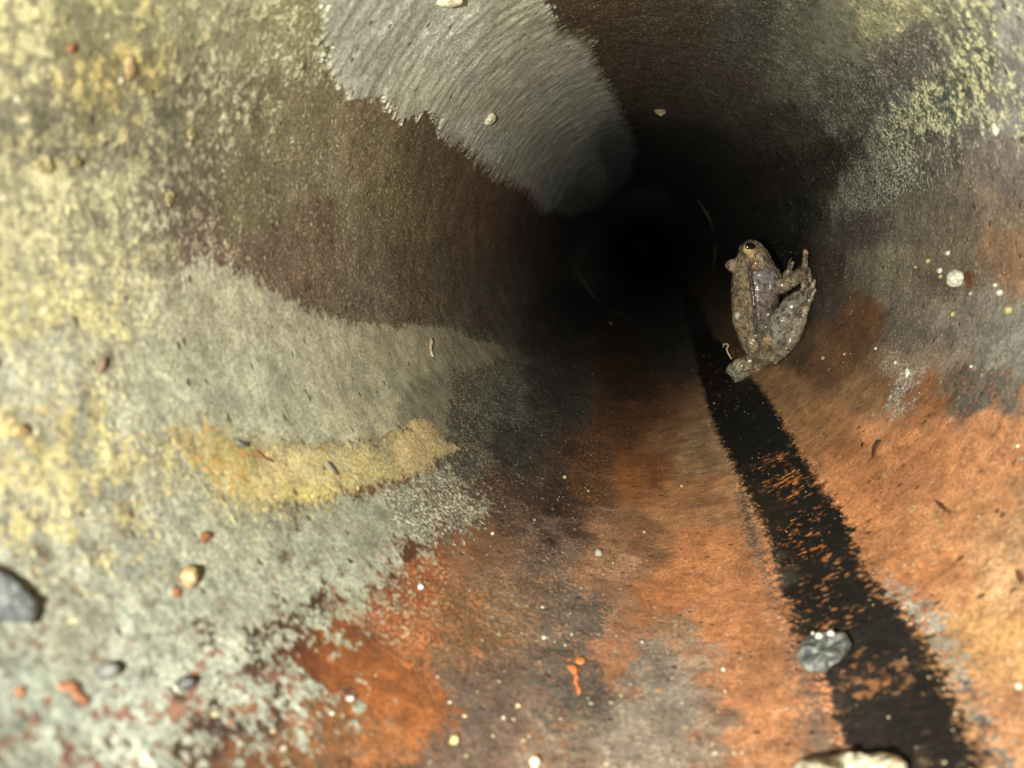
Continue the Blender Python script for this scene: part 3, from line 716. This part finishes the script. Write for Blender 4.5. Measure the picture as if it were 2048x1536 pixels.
for x, y, rx, ry, m_, lb in [
  (1197,1107,9,12,'greyglass','greyish translucent grain on orange brown rust, middle of the wall'),
  (1088,1275,7,6,'white','round white grain on the grey brown rust, lower middle'),
  (1036,1411,8,8,'olive','round olive grain above right of the white grain at bottom'),
  (1007,1436,5,6,'white','bright white grain at lower middle beside the olive one'),
  (929,1432,7,4,'tan','tilted tan grain near the dark pit at lower middle'),
  (1069,1524,14,13,'cream','largest cream grain at the bottom edge, middle'),
  (908,1480,11,12,'yellow','dull yellow grain at the right edge of the bright rust patch'),
  (1085,1214,5,4,'white','small white grain above the round white grain'),
  (1140,1227,3,3,'white','tiny white grain on the black rust patch, middle'),
  (1143,1269,4,3,'white','tiny white grain left of the orange rust spot'),
  (1130,1290,3,4,'white','tiny bluish white grain below the orange rust spot'),
  (1284,1284,4,4,'white','tiny white grain on orange rust left of the strip'),
  (699,1397,13,8,'greyglass','flat greyish grain on the bright orange rust patch'),
  (664,1427,7,6,'white','white grain below left of the flat greyish grain'),
  (841,1174,8,7,'bluish','bluish white grain at the tip of the pale crust'),
  (1446,1339,7,7,'white','pale grain on the orange strip left of the streak'),
  (1450,1383,5,4,'white','small pale grain, lowest on the orange strip'),
  (1436,1361,3,3,'white','tiny pale grain, middle of three on the orange strip'),
  (1129,954,5,5,'yellow','tiny yellow grain on the dark brown wall under the black'),
  (1177,982,3,3,'yellow','tiny yellow grain right of the other yellow grain'),
  (1221,647,4,4,'olive','lone olive grain in the blackness below the far joint'),
  (985,1067,5,5,'white','tiny white grain on brown rust near the pale crust'),
  (1288,1064,5,5,'olive','olive grain on brown rust near the orange strip'),
  (900,1404,5,4,'white','small white grain above the dark pit at lower middle'),
  (1226,1126,3,3,'white','tiny white grain right of the greyish translucent grain'),
  (1069,1040,4,4,'amber','tiny amber grain on brown rust, middle'),
  (1363,972,4,4,'yellow','tiny yellow grain left of the black streak')]:
    grain('grain', x, y, rx * .72, ry * .72, 'chalk' if m_ == 'white' else m_, lb, 'grain', rough=.4, group=SB)
chip('rust_chip', [(1149,1320),(1155,1313),(1168,1315),(1172,1324),(1164,1328),(1153,1326)], 'orange', 'bright orange angular chip, upper of two at lower middle', 'chip', .0003)
chip('rust_chip', [(1134,1334),(1142,1328),(1152,1331),(1150,1344),(1156,1352),(1154,1362),(1161,1372),(1163,1386),(1156,1390),(1153,1378),(1147,1366),(1148,1352),(1141,1342)], 'orange', 'long bright orange flake below the angular chip', 'chip', .00015, rough=.5)
chip('rust_chip', [(400,1068),(412,1062),(426,1066),(420,1078),(410,1088),(401,1084)], 'rust', 'dark orange rust chip in the pale crust under the yellow patch', 'chip', .0003)
chip('rust_chip', [(345,1178),(353,1170),(366,1185),(362,1196),(347,1196)], 'rust', 'orange rust chip directly below left of the amber pebble', 'chip', .0003)
chip('rust_chip', [(113,1366),(140,1358),(160,1366),(163,1384),(182,1398),(172,1410),(150,1402),(140,1382),(118,1380)], 'rust', 'large orange brown rust flake on pale crust left of the dark oval pebble', 'chip', .0004)
chip('rust_chip', [(30,1378),(44,1370),(54,1382),(44,1396),(33,1392)], 'rust', 'small red rust chip near the left edge below the rock chip', 'chip', .0003)
chip('rust_chip', [(136,90),(150,84),(154,96),(144,106),(135,102)], 'rust', 'small red chip in the yellow crust at upper left', 'chip', .0003)
lump(385, 268, 10, 15, 'ochre', 'bright yellow lump on the olive crust, upper left', 'lump')
lump(340, 400, 10, 20, 'ochre', 'tall yellow lump below the other yellow lump, upper left', 'lump')
lump(88, 328, 20, 17, 'ochre', 'broad round yellow lump near the left edge', 'lump')
lump(152, 323, 10, 12, 'ochre', 'smaller yellow lump right of the broad round one', 'lump')
lump(262, 135, 12, 24, 'amber', 'orange yellow elongated lump at the upper left', 'lump')
lump(62, 1207, 13, 12, 'ochre', 'yellow lump touching the dark rock chip', 'lump')
lump(40, 862, 20, 12, 'amber', 'orange lump near the left edge beside a dark hole', 'lump')
grain('seed', 203, 732, 8, 19, 'brown', 'dark brown seed lying on the pale crust at left', 'seed', -.35, .08)
chip('flake', [(470,878),(480,880),(490,884),(499,884),(497,894),(484,892),(474,888)], 'slate', 'blackish flake at the top of the yellow patch', 'flake', .0006)
thread('twig', [at(x, y, .0006) for x, y in [(509,903),(518,908),(527,915),(536,918),(547,924)]], .00022, 'rust', 'thin brown twig lying on the yellow patch', 'twig')
chip('flake', [(655,922),(662,924),(672,940),(678,950),(668,944),(660,934)], 'slate', 'narrow dark flake in the middle of the yellow patch', 'flake', .0005)
thread('larva', [at(x, y, .0006) for x, y in [(861,678),(863,686),(861,695),(862,704),(866,714)]], .0006, 'tan', 'pinkish tan larva like crumb on the beige crust', 'larva')
chip('flake', [(693,1118),(700,1120),(706,1126),(700,1128)], 'black', 'tiny black flake on the lime crust', 'flake', .0005)
chip('dark_mark', [(1756,880),(1762,880),(1757,892),(1749,905),(1742,920),(1737,924),(1740,909),(1748,892)], 'rust', 'crooked dark crack on the orange wall right of the streak', 'flake', .0003, rough=.6)  # this and the slanting one are wall cracks, added as thin chips
chip('dark_mark', [(1722,885),(1727,884),(1725,893),(1721,894)], 'black', 'tiny black flake left of the crooked crack', 'flake', .0003)
chip('dark_mark', [(1866,998),(1880,1004),(1892,1018),(1904,1022),(1898,1030),(1886,1020),(1874,1008)], 'rust', 'slanting dark crack on the bright orange wall at right', 'flake', .0003, rough=.6)
chip('dark_mark', [(2030,1140),(2044,1146),(2052,1160),(2040,1166),(2032,1154)], 'rust', 'brown scale flake at the right edge on bright orange rust', 'flake', .0003, rough=.6)
# drips on the grey crust
grain('drip', 978, 236, 15, 13, 'cream', 'round cream mineral drip hanging on the rippled grey crust', 'drip', .5, .12)
grain('drip', 893, -4, 34, 17, 'cream', 'broad pale drip at the top edge on the grey crust', 'drip', .05, .12)
grain('crumb', 1321, 222, 10, 8, 'tan', 'ragged tan crumb on the black wall above the far joint', 'crumb', rough=.5)
grain('crumb', 816, 26, 4, 4, 'white', 'sparkling white crumb on the grey crust near the top', 'crumb')

# grit: thousands of tiny grains nobody could count
GV_, GF_ = ico(1); gv = []; gf = []; nb = 0
for k in range(2000):
    t = rng.normal(.25, .85); L_ = rng.uniform(math.log(1.05), math.log(7)); Dd = math.exp(L_)
    if rng.random() > min(1, Dd / 3.2): continue
    r_ = (.00006 + .00013 * rng.random() ** 3)
    c_ = np.array([math.sin(t) * (R - r_ * .8), Dd * R, -math.cos(t) * (R - r_ * .8) + R])
    gv.append(GV_ * r_ * (1 + .3 * rng.random(3)) + c_); gf.append(GF_ + nb); nb += len(GV_)
gt = mesh_obj('grit', np.concatenate(gv), np.concatenate(gf), MT['olive'], smooth=True)
tag(gt, 'fine pale grit sprinkled over the rusty lower wall of the pipe', 'grit', kind='stuff')

# ------------------------------------------------------------------ the frog
Y0 = .300
ORI = at_depth(1540, 620, Y0)
def fp(x, y, w_=0.0):          # millimetres from the frog's middle; w_ = millimetres nearer than Y0
    return (at_depth(x, y, Y0 - w_ * .001) - ORI) * 1000
VOX = .36
lo_ = np.array([-26., -32., -36.]); hi_ = np.array([32., 24., 34.])
dims = np.ceil((hi_ - lo_) / VOX).astype(int)
gx = [lo_[k] + VOX * np.arange(dims[k]) for k in range(3)]
FIELD = np.full(dims, 9.0, np.float32)
def blend(bb_lo, bb_hi, fn, k, sub=False):
    s = []
    for a in range(3):
        i0 = max(0, int((bb_lo[a] - lo_[a]) / VOX) - 1); i1 = min(dims[a], int((bb_hi[a] - lo_[a]) / VOX) + 2)
        if i1 <= i0: return
        s.append(slice(i0, i1))
    X, Yg, Z = np.meshgrid(gx[0][s[0]], gx[1][s[1]], gx[2][s[2]], indexing='ij')
    d = fn(X, Yg, Z).astype(np.float32); f = FIELD[tuple(s)]
    if sub:
        hh = np.clip(.5 - .5 * (f + d) / k, 0, 1); FIELD[tuple(s)] = f * (1 - hh) - d * hh + k * hh * (1 - hh)
    else:
        hh = np.clip(.5 + .5 * (f - d) / k, 0, 1); FIELD[tuple(s)] = f * (1 - hh) + d * hh - k * hh * (1 - hh)
def cone(a, b, ra, rb, k=1.2, ysc=1.0, sub=False):
    a = np.array(a, float); b = np.array(b, float); pad = max(ra, rb) * max(1, 1 / ysc) + k + 1
    sc = np.array([1, ysc, 1])
    def fn(X, Yg, Z):
        px = (X - a[0]); py = (Yg - a[1]) * ysc; pz = (Z - a[2]); e = (b - a) * sc
        t = np.clip((px * e[0] + py * e[1] + pz * e[2]) / (e @ e + 1e-9), 0, 1)
        return np.sqrt((px - e[0] * t) ** 2 + (py - e[1] * t) ** 2 + (pz - e[2] * t) ** 2) - (ra + (rb - ra) * t)
    blend(np.minimum(a, b) - pad, np.maximum(a, b) + pad, fn, k, sub)
def chain(pts, k=1.2, ysc=1.0):
    for (a, ra), (b, rb) in zip(pts[:-1], pts[1:]): cone(a, b, ra, rb, k, ysc)
def ball(c, r_, k=1.0, sub=False): cone(c, np.array(c) + [.01, 0, 0], r_, r_, k, 1.0, sub)
# torso and head (a little broader along the pipe than in the picture plane)
T = [(fp(1513,700,3),3.6),(fp(1514,675,3),5.6),(fp(1511,645,2),6.6),(fp(1510,610,1),8.0),(fp(1511,575,0),8.4),(fp(1510,552,-1),7.8),(fp(1507,530,-2),6.2),(fp(1505,514,-2),5.3),(fp(1502,499,-3),3.6)]
chain(T, 2.0, .85)
cone(fp(1493,560,2), fp(1490,640,3), 4.6, 4.2, 2.0); cone(fp(1490,640,3), fp(1502,690,4), 4.2, 3.0, 2.0)       # the back
cone(fp(1508,512,4), fp(1520,540,4), 3.2, 4.6, 1.5)                                                             # cheek
cone(fp(1530,530,1), fp(1548,556,1), 2.2, 2.8, 1.6)                                                             # throat to shoulder
# eyes' sockets
ball(fp(1497,497,4.5), 2.3, .8); ball(fp(1489,500,-9), 2.3, .8)
ball(fp(1467,532,-2), 2.5, 1.6); ball(fp(1461,529,-2.5), 1.7, 1.0)                                                                                  # bulge behind the head
# dorsolateral folds
def ridge(pts, r_, k=.6): chain([(p, r_) for p in pts], k)
ridge([fp(1496,520,8.0),fp(1500,545,10.2),fp(1504,575,11.8),fp(1508,610,12.0),fp(1511,645,10.6),fp(1513,680,8.2)], .75)
ridge([fp(1474,545,-4),fp(1469,580,-4),fp(1474,620,-4),fp(1480,655,-3)], .7)
# tympanum rim
for j in range(10):
    b = 2 * math.pi * j / 10; ball(fp(1511 + 11 * math.cos(b), 531 + 12 * math.sin(b), 8.6), .45, .4)
ball(fp(1511,531,10.2), 1.6, .5, sub=True)
# right arm and hand
chain([(fp(1548,572,7),3.0),(fp(1565,572,10),2.7),(fp(1582,562,10),2.4),(fp(1600,550,7),2.3),(fp(1607,543,5),1.7)], .5)
for pts in ([(1607,545,5,1.3),(1610,528,4,1.0),(1611,514,3,.8),(1611,503,2,.95)], [(1607,545,5,1.2),(1616,540,4,.9),(1619,550,4,.7),(1620,562,4,.8)],
            [(1606,546,5,1.3),(1607,563,6,.95),(1606,578,6,.8),(1605,592,6,.9)], [(1604,547,5,1.2),(1612,560,5,.8),(1614,575,5,.7),(1612,588,5,.8)]):
    chain([(fp(x, y, w_), r_) for x, y, w_, r_ in pts], .5)
# left arm, on the far side
chain([(fp(1520,560,-8),2.6),(fp(1535,566,-13),2.3),(fp(1560,562,-15),2.0),(fp(1572,550,-13),1.4)], 1.0)
for dx, dy in ((8, -14), (14, -4), (12, 8)): chain([(fp(1572,550,-13),1.1),(fp(1572+dx,550+dy,-12),.8),(fp(1572+dx*1.6,550+dy*1.7,-11),.8)], .5)
# right hind leg: thigh, shank folded back, long foot
chain([(fp(1532,706,8),4.2),(fp(1548,677,13),5.2),(fp(1567,642,15),5.0),(fp(1584,613,15),4.0),(fp(1592,601,14),2.9)], .3)
chain([(fp(1594,602,15),2.3),(fp(1597,628,18),2.7),(fp(1592,655,19.5),3.0),(fp(1580,682,19.5),2.7),(fp(1563,705,18),2.1),(fp(1548,716,16),1.8)], .2)
chain([(fp(1548,714,16.5),1.8),(fp(1572,698,20),1.7),(fp(1591,675,20.5),1.6),(fp(1603,645,20.5),1.5),(fp(1611,615,20),1.2)], .3)
for pts in ([(1611,615,20,1.1),(1619,590,19,.8),(1627,563,18.5,.85)], [(1611,615,20,1.0),(1617,600,18,.7),(1620,578,17,.75)],
            [(1609,618,20,1.0),(1610,600,17,.7),(1612,588,16,.7)], [(1611,617,20,1.0),(1621,598,20,.7),(1629,580,20,.75)]):
    chain([(fp(x, y, w_), r_) for x, y, w_, r_ in pts], .7)
# the groove between flank and thigh
for (a_, b_) in (((1573,588,13),(1552,622,14)), ((1552,622,14),(1531,658,13.5)), ((1531,658,13.5),(1521,694,11))):
    cone(fp(*a_), fp(*b_), 1.5, 1.5, .5, sub=True)
# left hind leg: from the rump down to a crumpled foot
chain([(fp(1520,708,1),3.6),(fp(1540,720,2),2.6),(fp(1520,731,0),2.4),(fp(1496,736,-4),2.4)], 1.2)
chain([(fp(1498,722,-3),2.6),(fp(1480,732,-5),3.0),(fp(1470,742,-7),2.8)], 1.2)
for pts in ([(1476,738,-6,2.2),(1464,735,-7,1.4),(1457,742,-8,1.0)], [(1476,740,-6,2.2),(1474,754,-7,1.5),(1472,762,-8,.9)], [(1480,740,-5,2.2),(1484,756,-6,1.4),(1487,770,-6,.9)], [(1486,738,-5,2.0),(1494,750,-5,1.2),(1497,758,-5,.8)]):
    chain([(fp(x, y, w_), r_) for x, y, w_, r_ in pts], 1.1)
# hip bones, knees and shoulder blade stand out under the skin
for x_, y_, w_, r_ in ((1503,688,8,2.0),(1487,676,3,1.8),(1596,592,14,1.9),(1549,720,16,1.6),(1543,566,7,1.9),(1602,541,6,1.4),(1521,548,7.5,1.8)): ball(fp(x_, y_, w_), r_, .6)
ridge([fp(1492,600,12.0),fp(1494,650,11.0),fp(1500,690,8.5)], .6)
# warts and creases
Xg, Yg, Zg = np.meshgrid(*gx, indexing='ij'); near = np.abs(FIELD) < 1.5
pn = np.stack([Xg[near], Yg[near], Zg[near]], 1)
FIELD[near] += (-.34 * np.maximum(0, noise(pn * .62)) - .16 * noise(pn * 1.3 + 8) + .12 * noise(pn * .3)).astype(np.float32)
del Xg, Yg, Zg
def surface_nets(Fd):
    s = Fd < 0; c = [s[i:s.shape[0] - 1 + i, j:s.shape[1] - 1 + j, k:s.shape[2] - 1 + k] for i in (0, 1) for j in (0, 1) for k in (0, 1)]
    tot = sum(a.astype(np.int8) for a in c); act = (tot > 0) & (tot < 8)
    cells = np.argwhere(act); idm = np.full(act.shape, -1, np.int32); idm[act] = np.arange(len(cells))
    acc = np.zeros((len(cells), 3)); cnt = np.zeros(len(cells))
    cor = [(i, j, k) for i in (0, 1) for j in (0, 1) for k in (0, 1)]
    for a in range(8):
        for b in range(a + 1, 8):
            if sum(abs(cor[a][q] - cor[b][q]) for q in range(3)) != 1: continue
            va_ = Fd[tuple((cells + cor[a]).T)]; vb_ = Fd[tuple((cells + cor[b]).T)]
            m_ = (va_ < 0) != (vb_ < 0); t = np.where(m_, va_ / np.where(m_, va_ - vb_, 1), 0)
            p = np.array(cor[a]) + t[:, None] * (np.array(cor[b]) - np.array(cor[a]))
            acc += np.where(m_[:, None], p, 0); cnt += m_
    P_ = cells + acc / cnt[:, None]
    faces = []
    for ax in range(3):
        sl0 = [slice(1, -1)] * 3; sl0[ax] = slice(0, -1); sl1 = [slice(1, -1)] * 3; sl1[ax] = slice(1, None)
        A = s[tuple(sl0)]; B_ = s[tuple(sl1)]; e = np.argwhere(A != B_)
        off = np.ones(3, int); off[ax] = 0; e = e + off
        u_, v_ = [(1, 2), (2, 0), (0, 1)][ax]
        def cell(du, dv):
            q = e.copy(); q[:, u_] -= du; q[:, v_] -= dv; return idm[tuple(q.T)]
        f = np.stack([cell(1, 1), cell(0, 1), cell(0, 0), cell(1, 0)], 1)
        ins = s[tuple(e.T)]; f[~ins] = f[~ins][:, ::-1]; faces.append(f)
    return P_, np.concatenate(faces)
FV, FF = surface_nets(FIELD)
FV = (FV * VOX + lo_)
frog = empty('frog', ORI)
fm = NT('frog_skin'); fo = fm.n('ShaderNodeTexCoord').outputs['Object']
ca = fm.attr('skin').outputs['Color']
spots = fm.ramp(fm.noise(fo, 420, 5, .7), .51, .57); sp2 = fm.ramp(fm.noise(fo, 1100, 4, .75), .49, .58)
cf = fm.mix(fm.math('MULTIPLY', spots, .72), ca, (.03, .022, .014)); cf = fm.mix(fm.math('MULTIPLY', sp2, .62), cf, (.05, .038, .025))
fl = fm.ramp(fm.noise(fo, 1700, 2, .5), .60, .66); cf = fm.mix(fm.math('MULTIPLY', fl, .6), cf, (.55, .5, .38))
fm.l(cf, fm.b.inputs['Base Color'])
fm.l(fm.ramp(fm.noise(fo, 300, 3), .4, .6, .2, .42), fm.b.inputs['Roughness']); fm.b.inputs['Specular IOR Level'].default_value = .7
fm.b.inputs['Coat Weight'].default_value = .9; fm.b.inputs['Coat Roughness'].default_value = .2
fm.l(fm.bump(fm.math('ADD', fm.noise(fo, 1100, 4, .6), fm.math('MULTIPLY', spots, -.1)), .0013, 1.0), fm.b.inputs['Normal'])
body = mesh_obj('body', FV * .001, FF, fm.m, frog)
base = np.array([.47, .37, .215]); skin = base * (1 + .55 * fbm(FV * .16, 4, .65))[:, None]
def paint(c, r_, colr, soft=.5):
    d = np.linalg.norm(FV - np.array(c), axis=1); k = np.clip((r_ - d) / (r_ * soft) , 0, 1)[:, None]; skin[:] = skin * (1 - k) + np.array(colr) * 1.9 * k
for x, y in ((1540,600),(1530,630),(1535,660),(1525,575),(1545,585)): paint(fp(x, y, 9), 6.5, (.17, .135, .105))
for x, y in ((1560,640),(1572,615),(1550,665),(1583,600)): paint(fp(x, y, 16), 6.5, (.20, .185, .135))
for x, y in ((1490,570),(1488,600),(1490,640),(1496,670)): paint(fp(x, y, 8), 5.5, (.25, .19, .10))
for x, y in ((1520,550),(1535,560),(1545,548)): paint(fp(x, y, 9), 3.5, (.20, .17, .17))
for x, y in ((1590,655),(1578,680),(1600,640),(1560,705)): paint(fp(x, y, 20), 4.0, (.22, .175, .12))
paint(fp(1540,680,15), 3.6, (.48, .29, .12), .35); paint(fp(1462,531,-2), 3.2, (.34, .23, .16), .5)
paint(fp(1500,508,8), 3.2, (.42, .27, .13)); paint(fp(1511,531,9), 2.8, (.22, .13, .07), .3); paint(fp(1497,488,2), 3.2, (.17, .16, .08))
paint(fp(1505,695,8), 2.4, (.36, .32, .16)); paint(fp(1570,565,12), 4, (.25, .18, .10)); paint(fp(1595,552,9), 4, (.26, .185, .11))
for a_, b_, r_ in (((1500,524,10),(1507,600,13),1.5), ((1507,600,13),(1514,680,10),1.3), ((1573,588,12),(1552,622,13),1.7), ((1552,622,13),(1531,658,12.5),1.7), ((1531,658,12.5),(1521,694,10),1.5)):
    for t in np.linspace(0, 1, 14): paint(fp(*(np.array(a_) * (1 - t) + np.array(b_) * t)), r_, (.05, .035, .03), .6)  # dark pigment along the fold; painted shade in the flank-thigh groove
paint(fp(1548,555,6), 2.6, (.42, .36, .26)); paint(fp(1611,504,2), 3.0, (.34, .22, .13)); paint(fp(1476,742,-5), 4.4, (.30, .30, .22)); paint(fp(1535,722,2), 4, (.10, .085, .06))
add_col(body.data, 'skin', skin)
tag(frog, 'small wet brown frog crouching head up on the wall right of the dark opening', 'frog')
def eyeball(x, y, w_, r_):
    c = fp(x, y, w_) * .001; V_, F_ = ICO3
    e = NT('frog_iris'); eo = e.n('ShaderNodeTexCoord').outputs['Object']; 
    e.l(e.mix(e.ramp(e.noise(eo, 3000, 3), .4, .6), (.55, .36, .12), (.85, .68, .32)), e.b.inputs['Base Color'])
    e.b.inputs['Roughness'].default_value = .12; e.b.inputs['Coat Weight'].default_value = 1
    o = mesh_obj('eye', V_ * r_ * .001, F_, e.m, frog); o.location = c
    pm = NT('frog_pupil'); pm.b.inputs['Base Color'].default_value = (.008, .006, .004, 1); pm.b.inputs['Roughness'].default_value = .08
    cz = M[:, 2]; up = M[:, 1]; rt = M[:, 0]
    sgn = 1 if w_ > 0 else -1
    W = V_[:, :1] * rt * r_ * .86 + V_[:, 1:2] * up * r_ * .62 + V_[:, 2:3] * cz * r_ * .3
    p = mesh_obj('pupil', W * .001, F_, pm.m, o); p.location = (sgn * cz * r_ * .82 + up * r_ * .30) * .001
eyeball(1497, 498, 6.0, 2.15); eyeball(1489, 501, -10.2, 2.15)
# things lying on or by the frog
o = grain('grain', 1475, 631, 4.5, 5, 'white', 'white grain stuck to the left edge of the frog\'s back', 'grain', rough=.1); o.location = at_depth(1475, 631, Y0 - .006)
o = grain('grain', 1535, 629, 2.5, 2.5, 'white', 'tiny white grain on the frog\'s flank', 'grain'); o.location = at_depth(1536, 629, Y0 - .0165)
sp = [(1446,694),(1448,688),(1455,688),(1457,692),(1453,698),(1455,704),(1459,711),(1463,718)]
thread('plant_fibre', [at_depth(x, y, Y0 - .008 - .0004 * k) for k, (x, y) in enumerate(sp)], .00026, 'straw', 'bent pale straw fibre sticking up left of the frog\'s rear foot', 'fibre', taper=(.8, 1))
hp = [(1584,516),(1580,520),(1577,528),(1575,538),(1572,547),(1568,555),(1563,562)]
thread('root_hair', [at_depth(x, y, Y0 - .0125) for x, y in hp], .00013, 'hair', 'thin curved hair standing up beside the frog\'s right arm', 'hair')
